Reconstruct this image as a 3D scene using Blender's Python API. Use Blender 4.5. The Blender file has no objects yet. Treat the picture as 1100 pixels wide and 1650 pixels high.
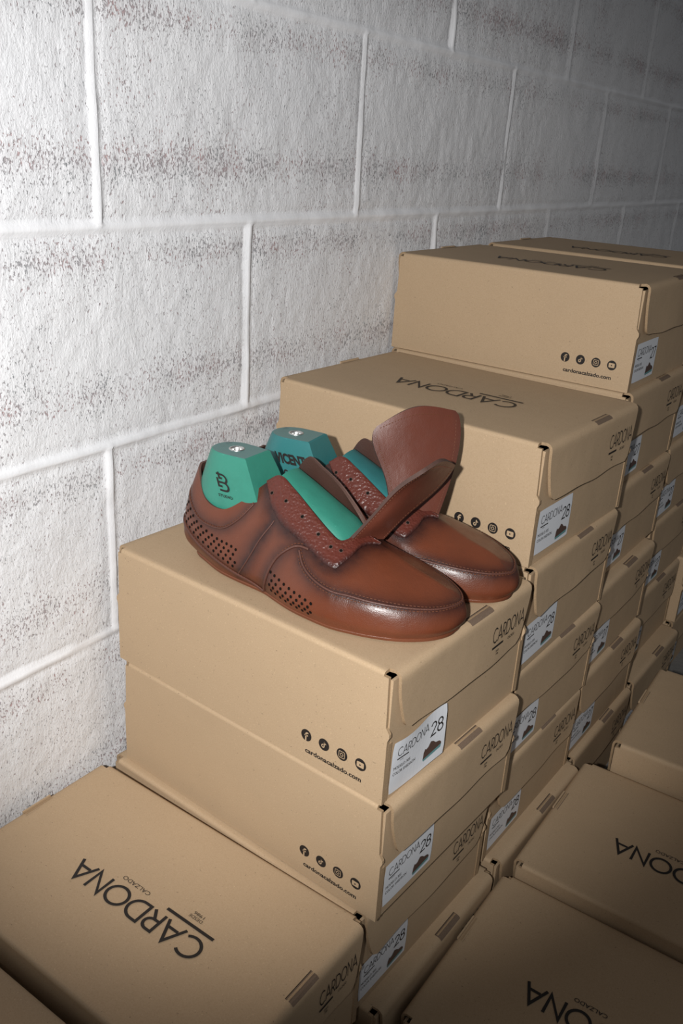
import bpy, bmesh, math, random
import numpy as np
from mathutils import Vector, Matrix, noise

S = bpy.context.scene
COL = S.collection
# ------------------------------------------------------------------ camera
cam = bpy.data.cameras.new('camera'); camo = bpy.data.objects.new('camera', cam); COL.objects.link(camo)
CAM_POS = Vector((.29187, -.50239, .36632))
CAM_ROT = Matrix(((.80341, -.26714, .53213), (.59269, .27325, -.75766), (.05699, .92411, .37786)))
camo.matrix_world = Matrix.Translation(CAM_POS) @ CAM_ROT.to_4x4()
cam.sensor_fit = 'VERTICAL'; cam.sensor_height = 36.0; cam.lens = 1433.93 * 36 / 1650
cam.clip_start = .02
S.camera = camo
# ------------------------------------------------------------------ light: the camera's flash, left of the lens, plus weak room light
S.view_settings.view_transform = 'Standard'; S.view_settings.look = 'None'
S.view_settings.gamma = 1; S.view_settings.use_curve_mapping = False
S.view_settings.exposure = 0.0
world = bpy.data.worlds.new('room_ambience'); S.world = world; world.use_nodes = True
world.node_tree.nodes['Background'].inputs[0].default_value = (.97, .98, 1.0, 1)
world.node_tree.nodes['Background'].inputs[1].default_value = .115
fl = bpy.data.lights.new('camera_flash', 'SPOT'); flo = bpy.data.objects.new('camera_flash', fl); COL.objects.link(flo)
fl.energy = 49; fl.color = (1, .988, .968); fl.shadow_soft_size = .012
fl.spot_size = math.radians(64.5); fl.spot_blend = .62
FR = CAM_ROT @ Vector((1, 0, 0)); FU = CAM_ROT @ Vector((0, 1, 0)); FF = CAM_ROT @ Vector((0, 0, -1))
FPOS = CAM_POS - .095 * FR + .02 * FU - .12 * FF
FDIR = (FF * 1.0 + FR * .03 + FU * .07).normalized()
flo.location = FPOS; flo.rotation_euler = FDIR.to_track_quat('-Z', 'Y').to_euler()

# ------------------------------------------------------------------ materials
def newmat(name, base, rough=.6, spec=.5, metal=0):
    m = bpy.data.materials.new(name); m.use_nodes = True
    b = m.node_tree.nodes['Principled BSDF']
    b.inputs['Base Color'].default_value = (*base, 1); b.inputs['Roughness'].default_value = rough
    b.inputs['Metallic'].default_value = metal; b.inputs['Specular IOR Level'].default_value = spec
    return m, m.node_tree, b
class NT:
    def __init__(s, nt): s.nt = nt
    def n(s, typ, **kw):
        nd = s.nt.nodes.new(typ)
        for k, v in kw.items():
            if hasattr(nd, k): setattr(nd, k, v)
            else: nd.inputs[k].default_value = v
        return nd
    def l(s, a, b): s.nt.links.new(a, b)
    def math(s, op, a, b=None, clamp=False):
        nd = s.nt.nodes.new('ShaderNodeMath'); nd.operation = op; nd.use_clamp = clamp
        for i, x in enumerate((a, b)):
            if x is None: continue
            if isinstance(x, (int, float)): nd.inputs[i].default_value = x
            else: s.l(x, nd.inputs[i])
        return nd.outputs[0]
    def noise(s, vec, scale, detail=3, rough=.55, dim='3D'):
        nd = s.nt.nodes.new('ShaderNodeTexNoise'); nd.inputs['Scale'].default_value = scale
        nd.inputs['Detail'].default_value = detail; nd.inputs['Roughness'].default_value = rough
        s.l(vec, nd.inputs['Vector']); return nd.outputs['Fac']
    def ramp(s, fac, stops):
        nd = s.nt.nodes.new('ShaderNodeValToRGB'); cr = nd.color_ramp
        while len(cr.elements) < len(stops): cr.elements.new(.5)
        for e, (p, c) in zip(cr.elements, stops):
            e.position = p; e.color = (*c, 1) if len(c) == 3 else c
        s.l(fac, nd.inputs[0]); return nd.outputs[0]
    def mix(s, fac, a, b, mode='MIX'):
        nd = s.nt.nodes.new('ShaderNodeMix'); nd.data_type = 'RGBA'; nd.blend_type = mode
        for k, x in ((0, fac), (6, a), (7, b)):
            if isinstance(x, (int, float)): nd.inputs[k].default_value = x
            elif isinstance(x, tuple): nd.inputs[k].default_value = (*x, 1)
            else: s.l(x, nd.inputs[k])
        return nd.outputs[2]
    def bump(s, h, strength, dist, normal=None):
        nd = s.nt.nodes.new('ShaderNodeBump'); nd.inputs['Strength'].default_value = strength
        nd.inputs['Distance'].default_value = dist; s.l(h, nd.inputs['Height'])
        if normal is not None: s.l(normal, nd.inputs['Normal'])
        return nd.outputs[0]
    def coord(s): return s.nt.nodes.new('ShaderNodeTexCoord').outputs['Object']
    def scaled(s, vec, sc, add=None):
        nd = s.nt.nodes.new('ShaderNodeVectorMath'); nd.operation = 'MULTIPLY'; s.l(vec, nd.inputs[0]); nd.inputs[1].default_value = sc
        o = nd.outputs[0]
        if add is not None:
            n2 = s.nt.nodes.new('ShaderNodeVectorMath'); n2.operation = 'ADD'; s.l(o, n2.inputs[0]); s.l(add, n2.inputs[1]); o = n2.outputs[0]
        return o

def mat_card(name, base, dark):
    m, nt, b = newmat(name, base, .72, .25); g = NT(nt)
    oi = nt.nodes.new('ShaderNodeObjectInfo'); rnd = g.math('MULTIPLY', oi.outputs['Random'], 7.0)
    cx = nt.nodes.new('ShaderNodeCombineXYZ'); g.l(rnd, cx.inputs[0]); g.l(rnd, cx.inputs[1])
    v = g.scaled(g.coord(), (1, 1, 1), cx.outputs[0])
    f1 = g.noise(v, 900, 2, .6); f2 = g.noise(v, 14, 3); f3 = g.noise(v, 2600, 1)
    c = g.mix(g.math('MULTIPLY', g.math('SUBTRACT', f1, .42, True), 2.2, True), tuple(base), tuple(dark))
    c = g.mix(g.math('MULTIPLY', g.math('SUBTRACT', f2, .45, True), .9, True), c, tuple(x*.86 for x in base))
    spk = g.math('GREATER_THAN', g.noise(v, 420, 1), .76)
    c = g.mix(g.math('MULTIPLY', spk, .55), c, tuple(x*.35 for x in base))
    spl = g.math('GREATER_THAN', g.noise(g.scaled(v, (1, 1, 1)), 650, 1, .4), .74)
    c = g.mix(g.math('MULTIPLY', spl, .35), c, tuple(min(1, x*1.5) for x in base))
    g.l(c, b.inputs['Base Color'])
    h = g.math('ADD', g.math('MULTIPLY', f3, .5), g.math('MULTIPLY', f1, .6))
    n = g.bump(h, .25, .0004)
    n = g.bump(g.noise(v, 30, 2), .12, .004, n)
    g.l(n, b.inputs['Normal'])
    return m
M = {}
M['card'] = mat_card('kraft_cardboard', (.445, .322, .205), (.385, .270, .160))
M['card_edge'] = mat_card('cut_cardboard', (.36, .25, .15), (.24, .16, .09))
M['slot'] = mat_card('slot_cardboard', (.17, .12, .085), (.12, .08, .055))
M['ink'] = newmat('black_ink', (.017, .014, .013), .55, .3)[0]
M['paper'] = newmat('white_sticker', (.68, .70, .74), .45, .4)[0]
M['grey_ink'] = newmat('grey_ink', (.12, .12, .13), .6, .3)[0]
M['photo_brown'] = newmat('printed_brown', (.085, .05, .04), .5, .4)[0]
M['photo_teal'] = newmat('printed_teal', (.12, .27, .28), .5, .4)[0]
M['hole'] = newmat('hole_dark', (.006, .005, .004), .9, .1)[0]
M['steel'] = newmat('nickel_steel', (.72, .72, .71), .38, .5, 1)[0]
M['thread'] = newmat('brown_thread', (.13, .045, .022), .7, .3)[0]

def mat_leather(name, base, dark, rough, bump_scale, bump_str, grain='noise'):
    m, nt, b = newmat(name, base, rough, .5); g = NT(nt); v = g.coord()
    at = nt.nodes.new('ShaderNodeAttribute'); at.attribute_name = 'burnish'
    f2 = g.noise(v, 45, 4, .6)
    c = g.mix(g.math('MULTIPLY', g.math('SUBTRACT', f2, .42, True), 1.4, True), tuple(base), tuple(x*.72 for x in base))
    bf = g.math('MULTIPLY', at.outputs['Fac'], g.math('ADD', .65, g.math('MULTIPLY', g.noise(v, 160, 3), .6)), True)
    c = g.mix(bf, c, tuple(dark)); g.l(c, b.inputs['Base Color'])
    if grain == 'pebble':
        vo = nt.nodes.new('ShaderNodeTexVoronoi'); vo.feature = 'SMOOTH_F1'; vo.inputs['Scale'].default_value = bump_scale
        wv = g.noise(v, bump_scale*.6, 2)
        g.l(v, vo.inputs['Vector']); h = g.math('ADD', vo.outputs['Distance'], g.math('MULTIPLY', wv, -.9))
        n = g.bump(h, bump_str, .0011)
    else:
        vo = nt.nodes.new('ShaderNodeTexVoronoi'); vo.inputs['Scale'].default_value = bump_scale; g.l(v, vo.inputs['Vector'])
        n = g.bump(vo.outputs['Distance'], bump_str, .0004)
        n = g.bump(g.noise(v, 55, 3), .25, .0025, n)
    g.l(n, b.inputs['Normal'])
    r = g.math('ADD', rough-.08, g.math('MULTIPLY', g.noise(v, 90, 3), .18)); g.l(r, b.inputs['Roughness'])
    b.inputs['Coat Weight'].default_value = 0 if grain == 'pebble' or rough > .5 else .10; b.inputs['Coat Roughness'].default_value = .25
    return m
M['leather'] = mat_leather('cognac_leather', (.138, .037, .016), (.017, .006, .006), .37, 1100, .25)
M['pebble'] = mat_leather('burgundy_pebbled_leather', (.098, .022, .014), (.015, .005, .005), .39, 400, .7, 'pebble')
M['tongue'] = mat_leather('tongue_leather', (.110, .029, .016), (.05, .02, .015), .45, 1300, .2)
M['lining'] = mat_leather('dark_lining', (.062, .026, .018), (.02, .01, .008), .6, 900, .3)
M['edge'] = mat_leather('raw_leather_edge', (.095, .048, .036), (.03, .02, .02), .75, 1500, .6)
M['piping'] = mat_leather('seam_leather', (.085, .030, .020), (.03, .012, .01), .5, 1500, .4)
M['solem'] = mat_leather('sole_leather', (.15, .045, .019), (.05, .02, .012), .5, 900, .3)
def mat_last(name, base):
    m, nt, b = newmat(name, base, .42, .5); g = NT(nt); v = g.coord()
    f = g.noise(v, 60, 4, .65)
    c = g.mix(g.math('MULTIPLY', g.math('SUBTRACT', f, .45, True), 1.3, True), tuple(base), tuple(x*.70 for x in base))
    sc = g.math('GREATER_THAN', g.noise(g.scaled(v, (120, 260, 900)), 1, 2), .74)
    c = g.mix(g.math('MULTIPLY', sc, .35), c, tuple(min(1, x*1.8+.04) for x in base))
    g.l(c, b.inputs['Base Color']); g.l(g.bump(g.noise(v, 500, 2), .12, .0008), b.inputs['Normal'])
    return m
M['last_green'] = mat_last('green_plastic', (.036, .225, .165))
M['last_blue'] = mat_last('teal_plastic', (.030, .165, .170))
M['last_worn'] = mat_last('worn_plastic', (.10, .21, .20))

# wall: painted concrete block; joints sit where the mesh has them
WA, WB = -.3465, -.02529          # wall plane x = WA + WB*y
ZH, Y0, BH = .2914, .4186, .19805  # joint height, joint position, course height
def mat_wall():
    m, nt, b = newmat('painted_block', (.6, .6, .62), .75, .3); g = NT(nt); v = g.coord()
    at = nt.nodes.new('ShaderNodeAttribute'); at.attribute_name = 'joint'
    j = at.outputs['Fac']
    big = g.noise(v, 3.2, 3); vs = g.scaled(v, (1, 1.0, .55))
    sp = g.noise(vs, 470, 3, .62); sp2 = g.noise(vs, 900, 2, .6); band = nt.nodes.new('ShaderNodeAttribute'); band.attribute_name = 'band'
    patch = g.math('ADD', g.math('MULTIPLY', g.noise(v, 9, 4, .6), .55), g.math('MULTIPLY', band.outputs['Fac'], .26))
    thr = g.math('SUBTRACT', .688, g.math('MULTIPLY', patch, .34))
    pit = g.math('MULTIPLY', g.math('SUBTRACT', g.math('ADD', g.math('MULTIPLY', sp, .7), g.math('MULTIPLY', sp2, .3)), thr), 15, True)
    pit = g.math('MULTIPLY', pit, g.math('SUBTRACT', 1.0, j, True))
    hue = g.noise(v, 26, 2)
    pc = g.ramp(hue, [(.35, (.20, .22, .235)), (.5, (.30, .23, .245)), (.62, (.40, .22, .22))])
    paint = g.mix(g.math('MULTIPLY', g.math('SUBTRACT', big, .35, True), 1.6, True), (.74, .745, .765), (.67, .68, .71))
    stain = g.math('MULTIPLY', g.math('SUBTRACT', patch, .40, True), 1.1, True)
    paint = g.mix(g.math('MULTIPLY', stain, g.math('SUBTRACT', 1.0, j, True)), paint, (.60, .54, .56))
    c = g.mix(g.math('MULTIPLY', pit, .78), paint, pc)
    c = g.mix(g.math('MULTIPLY', j, .8), c, (.77, .775, .80))
    g.l(c, b.inputs['Base Color'])
    h = g.math('SUBTRACT', g.math('MULTIPLY', g.noise(vs, 330, 4, .7), .8), g.math('MULTIPLY', pit, .5))
    hj = g.math('MULTIPLY', h, g.math('SUBTRACT', 1.0, g.math('MULTIPLY', j, .75)))
    n = g.bump(hj, .8, .0020); n = g.bump(g.noise(v, 22, 3), .25, .005, n)
    g.l(n, b.inputs['Normal'])
    return m
M['wall'] = mat_wall()
def mat_floor():
    m, nt, b = newmat('bare_concrete', (.2, .19, .18), .85, .3); g = NT(nt); v = g.coord()
    f = g.noise(v, 7, 5, .6); g.l(g.mix(f, (.13, .125, .12), (.26, .25, .235)), b.inputs['Base Color'])
    g.l(g.bump(g.noise(v, 120, 4), .4, .003), b.inputs['Normal']); return m
M['floor'] = mat_floor()

# ------------------------------------------------------------------ helpers
class Acc:
    """collects vertices and faces with material slots and builds ONE mesh"""
    def __init__(s): s.v = []; s.f = []; s.mi = []; s.mats = []
    def slot(s, m):
        if m not in s.mats: s.mats.append(m)
        return s.mats.index(m)
    def add(s, vs, fs, m):
        o = len(s.v); k = s.slot(m); s.v += [tuple(map(float, p)) for p in vs]
        for f in fs: s.f.append([i + o for i in f]); s.mi.append(k)
    def box(s, a, b, m):
        (x0, y0, z0), (x1, y1, z1) = a, b
        vs = [(x0,y0,z0),(x1,y0,z0),(x1,y1,z0),(x0,y1,z0),(x0,y0,z1),(x1,y0,z1),(x1,y1,z1),(x0,y1,z1)]
        s.add(vs, [(0,3,2,1),(4,5,6,7),(0,1,5,4),(1,2,6,5),(2,3,7,6),(3,0,4,7)], m)
    def prism(s, outline, fn0, fn1, m, me=None):
        n = len(outline); vs = [fn0(*p) for p in outline] + [fn1(*p) for p in outline]
        s.add(vs, [tuple(range(n))[::-1], tuple(range(n, 2*n))], m)
        s.add(vs, [(i, (i+1) % n, n+(i+1) % n, n+i) for i in range(n)], me or m)
    def mesh(s, name, smooth=False):
        me = bpy.data.meshes.new(name); me.from_pydata(s.v, [], s.f)
        for k in s.mats: me.materials.append(M[k])
        me.polygons.foreach_set('material_index', s.mi)
        if smooth: me.polygons.foreach_set('use_smooth', [True]*len(s.f))
        me.update(); return me
def link(name, me, parent=None, loc=None):
    o = bpy.data.objects.new(name, me); COL.objects.link(o)
    if parent is not None: o.parent = parent
    if loc is not None: o.location = loc
    return o
def tag(o, label, cat, group=None):
    o['label'] = label; o['category'] = cat
    if group: o['group'] = group
def empty(name, loc, rz=0):
    o = bpy.data.objects.new(name, None); o.empty_display_size = .03; COL.objects.link(o)
    o.location = loc; o.rotation_euler = (0, 0, rz); return o
def baked(me, mods, name):
    """apply modifiers to a mesh and return the result"""
    o = bpy.data.objects.new('tmp', me); COL.objects.link(o)
    for typ, kw in mods:
        md = o.modifiers.new('m', typ)
        for k, v in kw.items(): setattr(md, k, v)
    dg = bpy.context.evaluated_depsgraph_get(); r = bpy.data.meshes.new_from_object(o.evaluated_get(dg), depsgraph=dg)
    bpy.data.objects.remove(o); bpy.data.meshes.remove(me); r.name = name; return r
def sharp_angle(me, deg):
    bm = bmesh.new(); bm.from_mesh(me)
    for f in bm.faces: f.smooth = True
    for e in bm.edges:
        if len(e.link_faces) == 2 and e.calc_face_angle(0) > math.radians(deg): e.smooth = False
    bm.to_mesh(me); bm.free(); return me

# ---- lettering: stroke letters for the wide logo, font outlines for the small print
def arc(cx, cy, r, a0, a1, n=16, ry=None):
    return [(cx+r*math.cos(math.radians(a0+(a1-a0)*i/n)), cy+(ry or r)*math.sin(math.radians(a0+(a1-a0)*i/n))) for i in range(n+1)]
GLY = {
 'C': (.86, [arc(.5, .5, .47, 48, 312, 22)]),
 'A': (.84, [[(0, 0), (.42, .97), (.84, 0)], [(.20, .30), (.66, .30)]]),
 'R': (.60, [[(.05, 0), (.05, .95), (.30, .95)] + arc(.30, .68, .27, 90, -90, 12)[1:] + [(.05, .41)], [(.30, .41), (.58, 0)]]),
 'D': (.82, [[(.05, .03), (.05, .97), (.33, .97)] + arc(.33, .5, .47, 90, -90, 16)[1:] + [(.05, .03)]]),
 'O': (1.0, [arc(.5, .5, .47, 0, 360, 30)]),
 'N': (.74, [[(.05, 0), (.05, .97), (.69, .03), (.69, 1)]]),
 '2': (.56, [arc(.28, .72, .25, 170, -25, 14) + [(.03, .04), (.56, .04)]]),
 '8': (.56, [arc(.28, .75, .22, 0, 360, 20), arc(.28, .27, .26, 0, 360, 20)]),
 '7': (.54, [[(0, .96), (.52, .96), (.14, 0)]])}
def ribbon(pts, w):
    n = len(pts); P = np.array(pts, float); closed = np.linalg.norm(P[0]-P[-1]) < 1e-6
    L, Rr = [], []
    for i in range(n):
        a = P[i]-P[i-1] if i > 0 else (P[0]-P[-2] if closed else P[1]-P[0])
        b = P[i+1]-P[i] if i < n-1 else (P[1]-P[0] if closed else P[-1]-P[-2])
        a = a/np.linalg.norm(a); b = b/np.linalg.norm(b); t = a+b; t = t/(np.linalg.norm(t)+1e-9)
        nn = np.array([-t[1], t[0]]); k = 1/max(.38, nn @ np.array([-a[1], a[0]]))
        L.append(P[i]+nn*w/2*k); Rr.append(P[i]-nn*w/2*k)
    vs = L+Rr; fs = [(i, i+1, n+i+1, n+i) for i in range(n-1)]
    return vs, fs
def stroke_text(txt, h, w=.10, gap=.13, width=None):
    """2-D quads of stroke lettering, height h; returns verts, faces, length"""
    x = 0; V = []; F = []
    for ch in txt:
        adv, strokes = GLY[ch]
        for s in strokes:
            vs, fs = ribbon(s, w); o = len(V); V += [(x+p[0], p[1]) for p in vs]; F += [tuple(i+o for i in f) for f in fs]
        x += adv+gap
    x -= gap; k = (width/(x*h) if width else 1)
    return [(a*h*k, b*h) for a, b in V], F, x*h*k
def font_text(txt, h, width=None, bold=0, align=0):
    cu = bpy.data.curves.new('t', 'FONT'); cu.body = txt; cu.size = 1; cu.offset = bold; cu.resolution_u = 3
    o = bpy.data.objects.new('t', cu); COL.objects.link(o); dg = bpy.context.evaluated_depsgraph_get()
    me = bpy.data.meshes.new_from_object(o.evaluated_get(dg)); V = [(v.co.x, v.co.y) for v in me.vertices]; F = [tuple(p.vertices) for p in me.polygons]
    bpy.data.objects.remove(o); bpy.data.curves.remove(cu); bpy.data.meshes.remove(me)
    x0 = min(v[0] for v in V); x1 = max(v[0] for v in V); sy = h/.73; sx = (width/(x1-x0)) if width else sy
    return [((a-x0)*sx, b*sy) for a, b in V], F, (x1-x0)*sx
def logo2d(h, w, width, small=True):
    """wide logo with bar and small print below; origin at the baseline's left; lists of (verts, faces)"""
    out = []; V, F, L = stroke_text('CARDONA', h, w, width=width); out.append((V, F))
    y = -.38*h; out.append(([(0, y), (.35*L, y), (.35*L, y+.14*h), (0, y+.14*h)], [(0, 1, 2, 3)]))
    if small:
        V, F, l = font_text('CALZADO', .20*h, .215*L); out.append(([(a+.50*L, b-.45*h) for a, b in V], F))
        V, F, l = font_text('DESDE', .15*h, .095*L); out.append(([(a+.13*L, b-.72*h) for a, b in V], F))
        V, F, l = font_text('1986', .15*h, .075*L); out.append(([(a+.14*L, b-.93*h) for a, b in V], F))
    return out
# ------------------------------------------------------------------ setting
def build_wall():
    ys = np.concatenate([np.arange(-.45, .95, .0035), np.arange(.95, 2.6, .009), np.arange(2.6, 7.0, .05)])
    zs = np.concatenate([np.arange(-.484, .72, .0035), np.arange(.72, 1.0, .009), np.arange(1.0, 2.4, .05)])
    nY, nZ = len(ys), len(zs); vs = []; joint = []; band = []
    k = math.sqrt(1+WB*WB); nx, ny = 1/k, -WB/k
    for z in zs:
        c = math.floor((z-ZH)/BH); fz = (z-ZH)-c*BH
        for y in ys:
            wob = .0022*noise.noise(Vector((y*9, z*9, 1.5)))+.0012*noise.noise(Vector((y*30, z*30, 4)))
            dz = min(fz, BH-fz)+wob
            yy = (y*k-Y0)/(2*BH) + (0 if c % 2 == 0 else .5); fy = abs(yy-round(yy))*2*BH+wob
            jz = max(0, min(1, (.0066-dz)/.0030)); jy = max(0, min(1, (.0066-fy)/.0030))
            j = max(jz, jy); j = j*j*(3-2*j)
            cid = Vector((math.floor(yy+.5)*3.7, c*5.1, 0))
            blk = noise.noise(cid)
            d = .0006*blk+.0013*noise.noise(Vector((y*22, z*16, 0)))+.0007*noise.noise(Vector((y*75, z*60, 3)))+.0006*noise.noise(Vector((y*190, z*120, 8)))*(1-j)
            groove = -.0022*j + .0048*max(0, 1-min(dz, fy)/.0050)*j
            edge = -.0010*math.exp(-((min(dz, fy)-.0085)/.0022)**2)
            h = d*(1-.5*j)+groove+edge-.0030
            vs.append((WA+WB*y+nx*h, y+ny*h, z)); joint.append(j)
            r = fz/BH
            bd = max(math.exp(-((r-.27)/.09)**2), .9*math.exp(-((r-.86)/.07)**2))*(.6+.9*abs(noise.noise(cid+Vector((y*2.5, 9, 9)))))
            band.append(min(1, bd))
    fs = [(i*nY+j, (i+1)*nY+j, (i+1)*nY+j+1, i*nY+j+1) for i in range(nZ-1) for j in range(nY-1)]
    me = bpy.data.meshes.new('wall_left'); me.from_pydata(vs, [], fs); me.materials.append(M['wall'])
    me.polygons.foreach_set('use_smooth', [True]*len(fs))
    for nm, dat in (('joint', joint), ('band', band)):
        a = me.attributes.new(nm, 'FLOAT', 'POINT'); a.data.foreach_set('value', dat)
    o = link('wall_left', me); o['kind'] = 'structure'
build_wall()
W_, H_, L_ = .2295, .12102, .330
ZF = -4*H_
a = Acc(); a.box((-.50, -1.2, ZF-.05), (2.6, 7.0, ZF), 'floor')
o = link('floor', a.mesh('floor')); o['kind'] = 'structure'

# ------------------------------------------------------------------ shoeboxes
# local frame: base centre; the aisle end (label, flap) is +x, the wall end -x, the printed side is -y
OX, OY = L_/2, W_/2
def sag(x, y, sd):
    e = max(0, math.cos(x/L_*math.pi)*math.cos(y/W_*math.pi))
    return -.0004*(1+math.sin(x*13+sd*2.1)*math.sin(y*19+sd)) - .0012*e*(1 if sd % 2 else .3)
FLAP = {1: (1.2, .0009), 2: (3.9, .0016), 3: (5.1, .0012)}
def body_mesh(sd):
    a = Acc(); t = .003; H = H_; rr = random.Random(sd)
    out = [(OX-.0008, 0), (OX-.0010, .50*H), (OX+.0008, .535*H), (OX+.0006, .56*H), (OX-.0030, .60*H), (OX-.0045, H-.0045)]
    out = out + [(-x, z) for x, z in reversed(out)]
    for sy in (-1, 1):
        y0 = sy*OY; y1 = sy*(OY-t)
        f0 = (lambda x, z: (x, y0, z)); f1 = (lambda x, z: (x, y1, z))
        if sy < 0: a.prism(out[::-1], f0, f1, 'card', 'card_edge')
        else: a.prism(out, f0, f1, 'card', 'card_edge')
    for sx in (-1, 1):
        a.box((min(sx*(OX-.0045), sx*(OX-.0018)), -OY+t, 0), (max(sx*(OX-.0045), sx*(OX-.0018)), OY-t, H-.007), 'card')
        # folded-over inner walls seen as a seam beside the corner
        for sy in (-1, 1):
            y = sy*(OY-.0052); a.box((min(sx*(OX-.0020), sx*(OX-.0009)), y-.0022, .001), (max(sx*(OX-.0020), sx*(OX-.0009)), y+.0022, .47*H), 'card_edge')
    a.box((-OX+.004, -OY+t, 0), (OX-.004, OY-t, t), 'card')
    return a.mesh('shoebox_body')
def lid_mesh(sd):
    """top panel with rounded long edges and a flap hanging over each end; one sheet, then given board thickness"""
    H = H_; n = 15
    r = .0034
    prof = [(-OY, H-.0045), (-OY, H-r), (-OY+r*.29, H-r*.29), (-OY+r, H)]
    yi = .0072
    mid = list(np.linspace(-OY+yi, OY-yi, n)); cols = [p for p in prof] + [(y, H) for y in mid] + [(-y, z) for y, z in reversed(prof)]
    # flap path after the top edge: (x beyond, z)
    fold = [(OX-.0030, H), (OX-.0002, H-.0010), (OX+.0022, H-.0034), (OX+.0030, H-.0070)]
    xs_top = [-OX+.0090] + list(np.linspace(-OX+.02, OX-.02, 16)) + [OX-.0090]
    V = []; idx = {}
    def vid(key, p):
        if key not in idx: idx[key] = len(V); V.append(p)
        return idx[key]
    F = []; nc = len(cols)
    for i, x in enumerate(xs_top):
        for j, (y, z) in enumerate(cols):
            dz = sag(x, y, sd) if 3 <= j <= nc-4 else (0 if j in (0, 1, nc-1, nc-2) else sag(x, y, sd)*.5)
            vid(('t', i, j), (x, y, z+dz*(1-.0)))
    for i in range(len(xs_top)-1):
        for j in range(nc-1): F.append((idx['t', i, j], idx['t', i+1, j], idx['t', i+1, j+1], idx['t', i, j+1]))
    fl_h = .0585; rows = 12
    for side in (1, -1):
        base = len(xs_top)-1 if side > 0 else 0
        ph, open_ = FLAP[sd]
        prev = [idx['t', base, 4+k] for k in range(n)]
        path = list(fold)
        for q in range(1, rows+1):
            f = q/rows; path.append((OX+.0030+open_*f*f, H-.0070-(fl_h-.0070)*f))
        for q, (x, z) in enumerate(path):
            f = max(0, (q-3)/rows); cur = []
            ins = .0135*f**1.6
            if f > .86: c = (f-.86)/.14; ins += .0055*(1-math.sqrt(max(0, 1-c*c)))
            for k in range(n):
                y = mid[k]; s = 1-ins/(OY-yi); yy = y*s
                wz = .0010*math.sin(k*.9+ph)*f + .0012*math.sin(k*.31+ph*2)*f
                wx = .0008*math.sin(k*.55+ph*3)*f
                cur.append(vid(('f', side, q, k), (side*(x+wx), yy, z+wz)))
            for k in range(n-1):
                if side > 0: F.append((prev[k], cur[k], cur[k+1], prev[k+1]))
                else: F.append((prev[k+1], cur[k+1], cur[k], prev[k]))
            prev = cur
    me = bpy.data.meshes.new('lid'); me.from_pydata(V, [], F); me.materials.append(M['card']); me.materials.append(M['card_edge'])
    me.update()
    me = baked(me, [('SOLIDIFY', dict(thickness=.0028, offset=-1, use_even_offset=False, material_offset_rim=1))], 'lid')
    sharp_angle(me, 50)
    # slots near both folds with the tongue of board pushed through
    bm = bmesh.new(); bm.from_mesh(me); bm.to_mesh(me); bm.free()
    a = Acc(); a.v = [tuple(v.co) for v in me.vertices]; a.f = [list(p.vertices) for p in me.polygons]; a.mats = ['card', 'card_edge']; a.mi = [p.material_index for p in me.polygons]
    sm = [True]*len(a.f)
    for sx in (1, -1):
        y0, y1 = (-.002, .036); dz = sag(sx*(OX-.009), .017, sd)
        def strip(p, m, ya=y0, yb=y1):
            vs = [(sx*x, y, z+dz) for x, z in p for y in (ya, yb)]
            fs = [(2*k, 2*k+2, 2*k+3, 2*k+1) for k in range(len(p)-1)]
            a.add(vs, fs if sx > 0 else [f[::-1] for f in fs], m)
        H1 = H+.0004
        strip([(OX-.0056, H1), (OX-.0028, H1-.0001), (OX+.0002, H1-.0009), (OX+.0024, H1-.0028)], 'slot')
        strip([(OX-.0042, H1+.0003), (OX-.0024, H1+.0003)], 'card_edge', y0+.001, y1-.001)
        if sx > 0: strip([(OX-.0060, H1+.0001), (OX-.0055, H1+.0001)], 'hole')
        if sx < 0: a.box((-OX-.0012, y0+.001, H-.002), (-OX+.0006, y1-.001, H+.0012), 'card')
    me2 = a.mesh('lid'); 
    me2.polygons.foreach_set('use_smooth', sm+[False]*(len(a.f)-len(sm)))
    # keep folds crisp only where they bend hard
    bm = bmesh.new(); bm.from_mesh(me2)
    for e in bm.edges:
        if len(e.link_faces) == 2 and e.calc_face_angle(0) > math.radians(50): e.smooth = False
    bm.to_mesh(me2); bm.free(); bpy.data.meshes.remove(me)
    return me2
def flap_x(sd, y, z):
    ph, open_ = FLAP[sd]; f = max(0, (H_-.0070-z)/.0515); k = (y+OY-.0072)/(2*(OY-.0072))*14
    return OX+.0030+open_*f*f+.0008*math.sin(k*.55+ph*3)*f
def logo_mesh(sd):
    """black print on the lid: large on the top, small on the end flap"""
    a = Acc(); Lw = .152
    for V, F in logo2d(.0240, .128, Lw):
        vs = [(.079-x, -.003-y, H_+.0006+sag(.079-x, -.003-y, sd)) for x, y in V]
        a.add(vs, F, 'ink')
    b = Acc()
    for V, F in logo2d(.0150, .095, .060):
        b.add([(flap_x(sd, y0, z0)+.0006, y0, z0) for y0, z0 in [(.038+x, H_-.0365+y) for x, y in V]], F, 'ink')
    return a.mesh('lid_logo'), b.mesh('flap_logo')
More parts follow.
